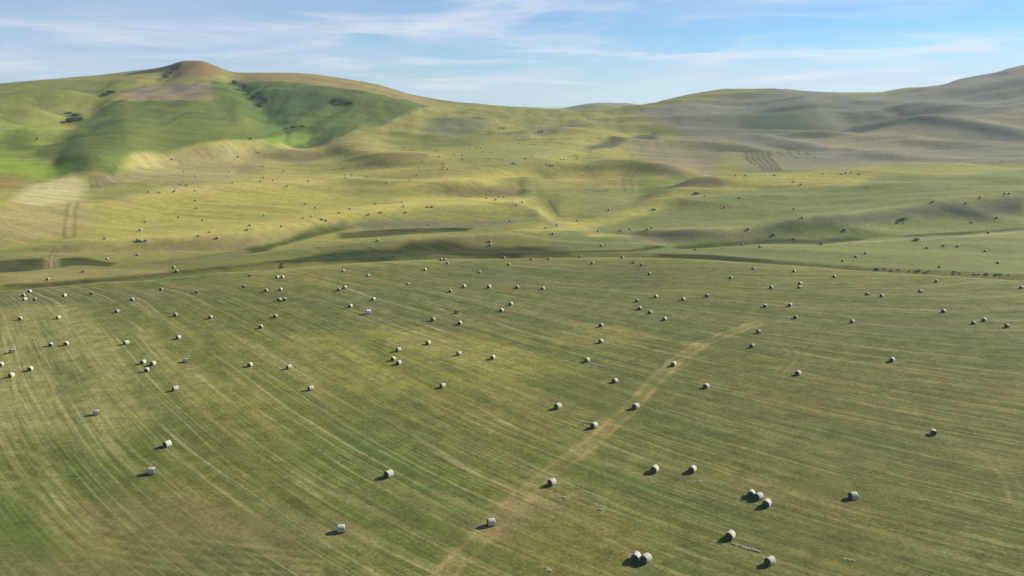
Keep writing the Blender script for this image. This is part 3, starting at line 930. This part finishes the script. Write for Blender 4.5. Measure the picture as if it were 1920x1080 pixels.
# ------------------------------------------------------------------ round hay bales (axis along local x, resting on z = 0)
BR, BL = 0.70, 0.66         # radius, half length


def bale_section(a, rnd, wob):
    r = BR * (1 + 0.018 * math.sin(3 * a + wob) + 0.012 * math.sin(5 * a + 2 * wob))
    y, z = r * math.sin(a), r * math.cos(a)
    if z < -0.86 * BR:                       # sagged flat where it rests
        z = -0.86 * BR - (z + 0.86 * BR) * 0.05
    return y, z + 0.86 * BR


def bale_shell(bm, seed, mat=0, n=28):
    rnd = random.Random(seed)
    wob = rnd.uniform(0, 6)
    xs = [(-1.0, 0.93), (-0.95, 0.985), (-0.6, 1.0), (-0.2, 1.008), (0.2, 1.004), (0.6, 1.0), (0.95, 0.985), (1.0, 0.93)]
    rings = []
    for x, k in xs:
        ring = []
        for i in range(n):
            y, z = bale_section(2 * math.pi * i / n, rnd, wob)
            kk = k * (1 + rnd.uniform(-0.006, 0.006))
            ring.append(bm.verts.new((x * BL + rnd.uniform(-0.008, 0.008), y * kk, (z - 0.6) * kk + 0.6)))
        rings.append(ring)
    for a, b in zip(rings[:-1], rings[1:]):
        for i in range(n):
            f = bm.faces.new((a[i], a[(i + 1) % n], b[(i + 1) % n], b[i]))
            f.material_index = mat
    return wob


def bale_end(bm, side, wob, seed, mat=0, n=28):
    rnd = random.Random(seed + 5)
    prev = None
    for k, dx in ((0.935, 0.0), (0.90, 0.018), (0.72, 0.03), (0.70, 0.018), (0.46, 0.036), (0.44, 0.022), (0.2, 0.045)):
        ring = []
        for i in range(n):
            y, z = bale_section(2 * math.pi * i / n, rnd, wob)
            ring.append(bm.verts.new((side * (BL + dx + rnd.uniform(-0.008, 0.008)), y * k, (z - 0.6) * k + 0.6)))
        if prev:
            for i in range(n):
                f = bm.faces.new((prev[i], prev[(i + 1) % n], ring[(i + 1) % n], ring[i]) if side < 0 else
                                 (prev[(i + 1) % n], prev[i], ring[i], ring[(i + 1) % n]))
                f.material_index = mat
        prev = ring
    c = bm.verts.new((side * (BL + 0.05), 0, 0.6))
    for i in range(n):
        f = bm.faces.new((prev[i], prev[(i + 1) % n], c) if side < 0 else (prev[(i + 1) % n], prev[i], c))
        f.material_index = mat


SHELLS, ENDS, WHOLE = [], [], []
for v in range(4):
    bm = bmesh.new()
    wob = bale_shell(bm, v)
    bmesh.ops.recalc_face_normals(bm, faces=bm.faces)
    o = mesh_obj('net_wrap', bm, M_WRAP)
    SHELLS.append(o.data); bpy.data.objects.remove(o)
    pair = []
    for side in (-1, 1):
        bm = bmesh.new()
        bale_end(bm, side, wob, v)
        o = mesh_obj('end_face', bm, M_HAY)
        pair.append(o.data); bpy.data.objects.remove(o)
    ENDS.append(pair)
    bm = bmesh.new()
    wob = bale_shell(bm, v + 40, 0, 18)
    bale_end(bm, -1, wob, v + 40, 1, 18)
    bale_end(bm, 1, wob, v + 40, 1, 18)
    o = mesh_obj('hay_bale', bm, [M_WRAP, M_HAY])
    WHOLE.append(o.data); bpy.data.objects.remove(o)
DULL = []
for d_ in WHOLE:
    d_ = d_.copy()
    d_.materials[0] = M_WRAP_D
    DULL.append(d_)
white_shell = SHELLS[0].copy()
white_shell.materials.clear()
white_shell.materials.append(M_WRAP_W)

brnd = random.Random(3)


def tilt_matrix(x, y, yaw):
    """stand a thing on the slope of the land, turned by yaw"""
    e = 1.5
    nx = (ground(x - e, y) - ground(x + e, y)) / (2 * e)
    ny = (ground(x, y - e) - ground(x, y + e)) / (2 * e)
    up = Vector((nx, ny, 1)).normalized()
    fx = Vector((math.cos(yaw), math.sin(yaw), 0))
    fx = (fx - up * fx.dot(up)).normalized()
    fy = up.cross(fx)
    return Matrix((fx, fy, up)).transposed()


def bale(px, py, label, group, yaw=None, parts=False, size=1.0, white=False):
    # the pixel given is the middle of the bale: its foot lies a little lower
    az, s = pix_dir(px, py)
    x, y, z = spot(px, py)
    r = math.hypot(x, y)
    half = 0.52 * F_PX / math.hypot(r, CAM_Z - z)
    x, y, z = spot(px, py + half)
    if yaw is None:
        # most lie with an end turned towards the near left
        yaw = math.atan2(-y, -x) - math.radians(brnd.gauss(30, 16)) if brnd.random() < 0.9 else brnd.uniform(0, 6.28)
    else:
        yaw = math.radians(yaw)
    sc = (0.84 if r < 160 else 0.76) * size * brnd.uniform(0.95, 1.05)
    v = brnd.randrange(4)
    if parts:
        root = bpy.data.objects.new('hay_bale', None)
        root.empty_display_size = 0.5
        COLL.objects.link(root)
        w_ = bpy.data.objects.new('net_wrap', white_shell if white else SHELLS[v])
        kids = [w_] + [bpy.data.objects.new('end_face', e_) for e_ in ENDS[0 if white else v]]
        for k_ in kids:
            COLL.objects.link(k_)
            k_.parent = root
    else:
        root = bpy.data.objects.new('hay_bale', DULL[v] if (r > 330 or brnd.random() < 0.4) else WHOLE[v])
        COLL.objects.link(root)
    m3 = tilt_matrix(x, y, yaw)
    root.matrix_world = Matrix.Translation((x, y, z - 0.03)) @ m3.to_4x4() @ Matrix.Scale(sc, 4)
    tag(root, label, 'hay bale', group)
    return root


NEAR = 'round hay bales on the near mown meadow'
for px, py, yaw, lab in [
    (1443,1051,215,'pale round bale at the bottom edge, nearest of all on the right'),
    (1192,1043,245,'left bale of the touching pair at the bottom edge of the meadow'),
    (1211,1046,222,'right bale of the touching pair at the bottom edge of the meadow'),
    (1369,1003,232,'lone bale on a pale rake line below the cluster of three'),
    (1408,925,250,'farthest and leftmost bale of the cluster of three'),
    (1422,930,215,'middle bale of the cluster of three, tucked behind the nearest'),
    (1437,943,235,'nearest and rightmost bale of the cluster of three'),
    (1599,929,195,'bale lying broadside to the right of the cluster of three'),
    (1298,879,235,'lone bale up and left of the cluster of three'),
    (1227,879,240,'bale left of the lone one above the cluster of three'),
    (1749,810,255,'lone bale with its dark end towards us, far right of the near meadow'),
    (921,978,195,'bale standing on the worn dirt track in the foreground'),
    (640,990,190,'lowest bale left of the dirt track, near the bottom edge'),
    (285,883,185,'pale broadside bale throwing a shadow, lowest on the left side'),
    (314,832,240,'dark-ended bale just above the lowest pale one on the left'),
    (182,773,190,'lone bale near the left edge with a long shadow to its left'),
    (583,727,220,'bale at middle left, right of the lone one above the pale swaths'),
    (329,728,225,'lone bale left of middle, below the small triangle of three bales'),
    (729,888,230,'lone bale in the empty stretch left of the dirt track'),
    (1035,903,225,'bale on the right verge of the dirt track where it is widest'),
    (830,722,225,'lone bale in the yellowish middle of the meadow, left of the track'),
    (1046,761,225,'bale left of the track, level with the one standing beside it'),
    (1192,761,225,'bale right beside the middle of the dirt track'),
    (1114,797,225,'bale with a streak of loose pale hay, left of the track'),
    (1153,713,225,'bale just left of the upper part of the dirt track'),
    (1324,723,225,'bale right of the dirt track, below its upper bend'),
    (1263,682,230,'bale at the right edge of the upper bend of the track'),
    (1101,674,225,'bale with pale scattered hay to its right, left of the upper track'),
    (1496,699,225,'lone bale in the right half, below the curved wheel marks'),
    (1672,674,225,'lone bale far right, between the wheel marks and the right edge'),
]:
    bale(px, py, lab, NEAR, yaw, True)
bale(691, 585, 'extra white and larger bale in the upper middle of the meadow', NEAR, 195, True, 1.25, True)

ORD = ['first', 'second', 'third', 'fourth', 'fifth', 'sixth', 'seventh', 'eighth', 'ninth', 'tenth', 'eleventh', 'twelfth',
       'thirteenth', 'fourteenth', 'fifteenth', 'sixteenth', 'seventeenth', 'eighteenth', 'nineteenth', 'twentieth']
ZONES = [
 # (where, group, parts, places)
 ('among those at middle left between pale rake lines', NEAR, True,
  [(269,678),(287,681),(275,693),(349,675),(469,683),(542,687),(335,632),(237,642)]),
 ('on the pale patch at the left edge', NEAR, True,
  [(95,646),(124,644),(23,658),(2,683),(57,691),(22,703)]),
 ('on the yellowish patch in the middle of the meadow', NEAR, True,
  [(803,642),(747,655),(737,672),(748,679),(861,662),(924,669)]),
 ('on the rounded pale patch right of centre', NEAR, False, [(1127,609),(1127,639)]),
 ('above the end of the dirt track', NEAR, False,
  [(1422,621),(1410,648),(1491,594),(1598,602),(1434,573),(1481,571)]),
 ('in the upper right corner of the meadow', NEAR, False,
  [(1769,583),(1825,605),(1845,599),(1888,611),(1726,546),(1653,554),(1626,551),(1755,527),(1915,539)]),
 ('in the loose group above left of the track end', NEAR, False,
  [(1194,563),(1230,555),(1199,577),(1219,585),(1246,597),(1281,560),(1326,554)]),
 ('in the upper middle of the meadow below the low swell', NEAR, False,
  [(844,545),(700,560),(657,573),(958,569),(940,581),(856,584),(812,598),(862,605)]),
 ('in a row along the top of the low swell', NEAR, False,
  [(647,538),(765,532),(870,536),(917,537),(970,538),(1018,540),(635,542)]),
 ('in the upper left meadow below the drain', NEAR, False,
  [(302,542),(368,547),(457,537),(499,544),(526,542),(524,561),(534,561),(248,561),(171,550),(121,554)]),
 ('in the small bunch at the meadow\'s upper left corner', NEAR, False, [(56,546),(44,554),(47,561),(65,561)]),
 ('between the left corner bunch and the white bale', NEAR, False,
  [(38,597),(110,595),(220,583),(329,590),(395,594),(517,592),(489,612)]),
 ('along the far meadow edge, left part', NEAR, False, [(468,516),(520,519),(530,519),(644,507),(691,516),(797,505)]),
 ('along the far meadow edge, middle part', NEAR, False,
  [(899,510),(954,495),(839,492),(827,486),(834,486),(945,483),(996,485),(1027,485),(1088,481),(1111,493)]),
 ('along the far meadow edge, right part', NEAR, False,
  [(1167,482),(1187,492),(1203,496),(1218,513),(1370,520),(1412,503),(1489,508),(1446,538),(1500,531),(1499,538),(1564,518)]),
 ('between the two dark drains on the right', 'round hay bales between the drains', False,
  [(1304,467),(1425,462),(1392,458),(1738,464),(1769,460),(1796,461),(1847,470),(1623,474),(1605,481),(1580,489),(1871,492),(1761,500)]),
 ('on the flats beyond the drain at far left', 'round hay bales on the flats beyond the drain', False,
  [(259,477),(201,485),(326,501),(331,508),(155,509),(90,523)]),
 ('on the rise between dark bank and yellow crest', 'round hay bales on the low rise', False,
  [(709,450),(919,451),(920,458),(1037,437),(1044,422),(1023,427),(1128,460),(803,421),(957,414)]),
 ('along the yellow crest at left', 'round hay bales along the yellow crest', False,
  [(196,447),(258,449),(264,450),(273,450),(373,441),(393,435),(408,445),(463,430),(469,422),(528,423),(569,408),(584,405),(604,410),(612,412)]),
 ('on the tan slope above the yellow crest at left', 'round hay bales on the tan slope', False,
  [(368,390),(336,406),(274,415),(381,412),(263,431),(496,403),(637,398),(573,381),(592,389),(367,375)]),
 ('on the brightest yellow ground left of centre', 'round hay bales along the yellow crest', False,
  [(657,391),(691,401),(714,397),(703,382),(757,386),(754,378),(762,397),(802,387),(810,387)]),
 ('along the low brown knoll at the centre', 'round hay bales around the knoll', False,
  [(913,371),(929,374),(935,369),(945,369),(979,379),(969,384)]),
 ('along the yellow edge of the spur right of centre', 'round hay bales on the spur', False,
  [(1083,413),(1122,433),(1142,393),(1164,431),(1181,429),(1214,429),(1223,427),(1224,392),(1229,392)]),
 ('on the broad green slope at right', 'round hay bales on the broad slope', False,
  [(1299,364),(1322,367),(1387,370),(1358,388),(1489,391),(1504,407),(1403,428),(1451,438),(1488,447),(1584,429)]),
 ('on the crest line of the broad slope at right', 'round hay bales on the broad slope', False,
  [(1380,329),(1397,329),(1452,328),(1487,340),(1501,345),(1543,325),(1578,326),(1586,324),(1595,324),(1611,326)]),
 ('at the far right edge above the upper drain', 'round hay bales above the upper drain', False,
  [(1749,377),(1811,380),(1838,369),(1884,362),(1892,362),(1822,416),(1869,407),(1853,436)]),
 ('on the foot of the left hill, below the green flank', 'far round hay bales on the left hill', False,
  [(323,298),(345,321),(367,330),(430,322),(428,330),(436,342),(338,345),(350,347),(366,357),(328,357),(325,359),(279,359),(299,360)]),
 ('on the pale fields right of the left hill foot', 'far round hay bales on the left hill', False,
  [(494,311),(532,320),(494,333),(489,339),(512,338),(538,348),(578,339),(570,259),(581,268),(485,285),(447,293)]),
 ('on the yellowish far fields left of centre', 'far round hay bales on the middle slopes', False,
  [(648,327),(648,333),(659,327),(688,331),(725,342),(769,337),(783,327),(786,314),(703,318),(712,250),(755,276),(760,275),(772,280),(777,281)]),
 ('in the far hollow at the centre', 'far round hay bales on the middle slopes', False,
  [(825,292),(831,306),(833,312),(830,316),(840,316),(818,282),(852,288),(867,291),(868,297),(882,278),(893,277),(902,277),(906,284),(922,285)]),
 ('on the far slope just right of centre', 'far round hay bales on the middle slopes', False,
  [(974,269),(985,262),(992,260),(995,270),(1001,271),(1003,261),(1020,260),(986,296),(998,292),(962,305),(966,306),(1026,307),(1032,309),(1037,309)]),
 ('on the farthest fields below the grey scar', 'far round hay bales on the middle slopes', False,
  [(1052,299),(1058,298),(1078,291),(1083,292),(1082,297),(1185,290),(1103,311),(1106,285),(1124,260),(1102,220),(1124,214)]),
]
for where, grp, parts, pts in ZONES:
    for i, (px, py) in enumerate(sorted(pts)):
        lab = ('%s bale from the left %s' % (ORD[i], where))
        bale(px, py, lab, grp, None, parts)

# ------------------------------------------------------------------ shrubs
def shrub_meshes(seed):
    rnd = random.Random(seed)
    lumps = [(rnd.uniform(-0.55, 0.55), rnd.uniform(-0.55, 0.55), rnd.uniform(0.35, 0.75), rnd.uniform(0.28, 0.46)) for _ in range(7)]
    bm = bmesh.new()
    for _ in range(520):
        lx, ly, lz, lr = rnd.choice(lumps)
        d = Vector((rnd.gauss(0, 1), rnd.gauss(0, 1), rnd.gauss(0, 1))).normalized() * lr * rnd.uniform(0.65, 1.05)
        c = Vector((lx, ly, lz)) + d
        if c.z < 0.03:
            continue
        a = Vector((rnd.gauss(0, 1), rnd.gauss(0, 1), rnd.gauss(0, 0.7))).normalized() * rnd.uniform(0.05, 0.10)
        b = a.orthogonal().normalized() * rnd.uniform(0.035, 0.07)
        bm.faces.new([bm.verts.new(c + q_) for q_ in (a, b, -a, -b)])
    fol = mesh_obj('foliage', bm, M_LEAF, None, False)
    bm = bmesh.new()
    for lx, ly, lz, lr in lumps:
        p0, p1 = Vector((lx * 0.15, ly * 0.15, -0.08)), Vector((lx, ly, lz))
        ax = (p1 - p0).normalized()
        sx_ = ax.orthogonal().normalized()
        sy_ = ax.cross(sx_)
        ra = [bm.verts.new(p0 + (sx_ * math.cos(t_) + sy_ * math.sin(t_)) * 0.035) for t_ in (0, 2.09, 4.19)]
        rb = [bm.verts.new(p1 + (sx_ * math.cos(t_) + sy_ * math.sin(t_)) * 0.012) for t_ in (0, 2.09, 4.19)]
        for i in range(3):
            bm.faces.new((ra[i], ra[(i + 1) % 3], rb[(i + 1) % 3], rb[i]))
    stm = mesh_obj('stem', bm, M_STEM, None)
    r_ = (fol.data, stm.data)
    bpy.data.objects.remove(fol); bpy.data.objects.remove(stm)
    return r_


SHRUBS = [shrub_meshes(s_) for s_ in (1, 2, 3)]
srnd = random.Random(9)


def shrub(px, py, w_px, h_px, label, group):
    """w_px, h_px: size as it shows in the photograph"""
    x, y, z = spot(px, py)
    d = math.hypot(x, y, CAM_Z - z)
    w_, h_ = w_px * d / F_PX / 2, h_px * d / F_PX
    root = bpy.data.objects.new('shrub', None)
    COLL.objects.link(root)
    fo, st = SHRUBS[srnd.randrange(3)]
    for nm, dat in (('foliage', fo), ('stem', st)):
        c = bpy.data.objects.new(nm, dat)
        COLL.objects.link(c)
        c.parent = root
    root.matrix_world = Matrix.Translation((x, y, z - 0.05)) @ Matrix.Rotation(srnd.uniform(0, 6.28), 4, 'Z') @ Matrix.Diagonal((w_ * 1.15, w_ * 1.15, h_ * 0.7, 1))
    tag(root, label, 'shrub', group)


HG = 'dark shrubs in the gullies of the left hill'
for px, py, w_, h_, lab in [
    (133,228,18,9,'left end of the dark thicket on the far left slope'),
    (147,227,18,10,'right end of the dark thicket on the far left slope'),
    (143,218,14,6,'small dark shrub just above the thicket on the far left slope'),
    (128,214,14,5,'upper left dark shrub above the thicket on the far left slope'),
    (197,179,16,5,'lower left shrub of the slanting dark strip on the left hill'),
    (208,175,14,6,'upper right shrub of the slanting dark strip on the left hill'),
    (311,147,12,8,'lowest dark shrub in the cleft left of the peak'),
    (320,139,12,9,'second lowest dark shrub in the cleft left of the peak'),
    (328,132,12,8,'second highest dark shrub in the cleft left of the peak'),
    (336,125,12,7,'highest dark shrub in the cleft left of the peak'),
    (442,159,14,11,'upper left of the two big dark shrubs at the gully head'),
    (456,168,14,13,'lower right of the two big dark shrubs at the gully head'),
    (466,177,9,7,'shrub just below the gully head pair, upper of the string'),
    (474,185,10,7,'shrub in the middle of the string down the gully'),
    (488,201,12,6,'lowest shrub of the string down the gully'),
    (499,192,13,12,'round dark shrub standing apart right of the gully string'),
    (536,243,9,5,'left small shrub at the fork of the gully'),
    (548,240,9,5,'middle small shrub at the fork of the gully'),
    (566,238,8,4,'right small shrub at the fork of the gully'),
    (627,193,12,11,'left shrub of the dark clump on the right side of the hill'),
    (640,194,12,9,'middle shrub of the dark clump on the right side of the hill'),
    (655,197,18,8,'right shrub of the dark clump on the right side of the hill'),
    (470,262,6,4,'tiny shrub on the pale field edge below the gully'),
    (70,262,4,5,'tiny lone shrub on the bright green slope at far left'),
]:
    shrub(px, py, w_, h_, lab, HG)
FG = 'dark round bushes on the far saddle'
for px, py, lab in [(937,242,'left bush of the left dark pair on the far saddle'), (945,242,'right bush of the left dark pair on the far saddle'),
                    (1010,248,'left bush of the right dark pair on the far saddle'), (1016,248,'right bush of the right dark pair on the far saddle')]:
    shrub(px, py, 5, 4.5, lab, FG)
DG = 'bushes along the drains'
for px, py, w_, h_, lab in [
    (528,496,7,4,'upper bush by the drain at the meadow corner, left of centre'),
    (530,501,9,4,'lower bush by the drain at the meadow corner, left of centre'),
    (1537,459,12,5,'dark bush by the upper drain, right of centre'),
    (1719,451,14,6,'dark low bush just below the upper drain at right'),
    (1686,414,12,6,'left half of the black bush pair in the shaded hollow at right'),
    (1696,413,12,7,'right half of the black bush pair in the shaded hollow at right'),
    (737,482,4,3,'right small bush on the dark bank left of centre'),
    (717,484,4,3,'left small bush on the dark bank left of centre'),
    (1307,364,14,5,'brown bush on the grey knoll of the spur'),
]:
    shrub(px, py, w_, h_, lab, DG)
k = 0
for x0, x1, y0, y1, n_, part_ in ((1640, 1752, 505, 511, 12, 'left'), (1778, 1905, 512, 519, 14, 'right')):
    xs_ = sorted(srnd.uniform(x0, x1) for _ in range(n_))
    for i, xx in enumerate(xs_):
        yy = y0 + (y1 - y0) * (xx - x0) / (x1 - x0) + srnd.uniform(-2, 2)
        shrub(xx, yy, srnd.uniform(4, 8), srnd.uniform(2, 3.4),
              '%s low bush from the left in the %s stretch of the lower drain' % (ORD[i], part_), DG)

# ------------------------------------------------------------------ loose hay left lying
def loose(px, py, length, width, yaw, label):
    x, y, z = spot(px, py)
    rnd = random.Random(int(px))
    bm = bmesh.new()
    n_ = max(40, int(length * 60))
    for _ in range(n_):
        u_ = rnd.uniform(-1, 1)
        c = Vector((u_ * length / 2, rnd.gauss(0, 0.33) * width * (1 - 0.6 * u_ * u_), abs(rnd.gauss(0, 0.06)) + 0.02))
        a = Vector((rnd.gauss(0, 1), rnd.gauss(0, 0.6), rnd.gauss(0, 0.08))).normalized() * rnd.uniform(0.10, 0.24)
        b = Vector((-a.y, a.x, rnd.gauss(0, 0.03))).normalized() * rnd.uniform(0.03, 0.07)
        bm.faces.new([bm.verts.new(c + q_) for q_ in (a, b, -a, -b)])
    o = mesh_obj('loose_hay', bm, M_LOOSE, None, False)
    o.matrix_world = Matrix.Translation((x, y, z + 0.01)) @ tilt_matrix(x, y, math.radians(yaw)).to_4x4()
    tag(o, label, 'loose hay', 'wisps of loose hay on the meadow')


loose(1092, 790, 4.5, 0.7, -35, 'pale streak of loose hay left of a bale by the track')
loose(1118, 684, 4.5, 0.6, -40, 'pale streak of loose hay right of a bale, above the track')
loose(1312, 903, 0.9, 0.5, 20, 'small pale wisp of hay left of the cluster of three bales')
loose(1062, 933, 1.0, 0.6, 10, 'pale wisp of hay just right of the widest part of the track')
loose(1127, 956, 0.9, 0.4, -40, 'pale wisp of hay farther right of the widest part of the track')
loose(1028, 1068, 1.1, 0.6, -60, 'pale wisp of hay at the bottom edge right of the track')
loose(1398, 1027, 4.0, 0.5, -35, 'pale streak of loose hay between the two lowest right bales')
loose(1592, 1050, 1.6, 0.4, -20, 'pale wisp of hay at the bottom right, beyond the lowest bale')

# ------------------------------------------------------------------ the air
bm = bmesh.new()
bmesh.ops.create_cube(bm, size=1.0)
hz, hznt = new_mat('haze')
vol = hznt.nodes.new('ShaderNodeVolumePrincipled')
vol.inputs['Color'].default_value = (0.62, 0.80, 1.0, 1)
vol.inputs['Density'].default_value = 0.00008
vol.inputs['Anisotropy'].default_value = 0.25
hzo = hznt.nodes.new('ShaderNodeOutputMaterial')
hznt.links.new(vol.outputs[0], hzo.inputs['Volume'])
haze = mesh_obj('haze', bm, hz, None, False)
z0_, z1_ = float(Z.min()) - 2.0, float(Z.max()) + 12.0
haze.scale = (33000, 33000, z1_ - z0_)
haze.location = (0, 0, 0.5 * (z0_ + z1_))
haze['kind'] = 'stuff'
haze['label'] = 'thin pale haze in the air over the valley'
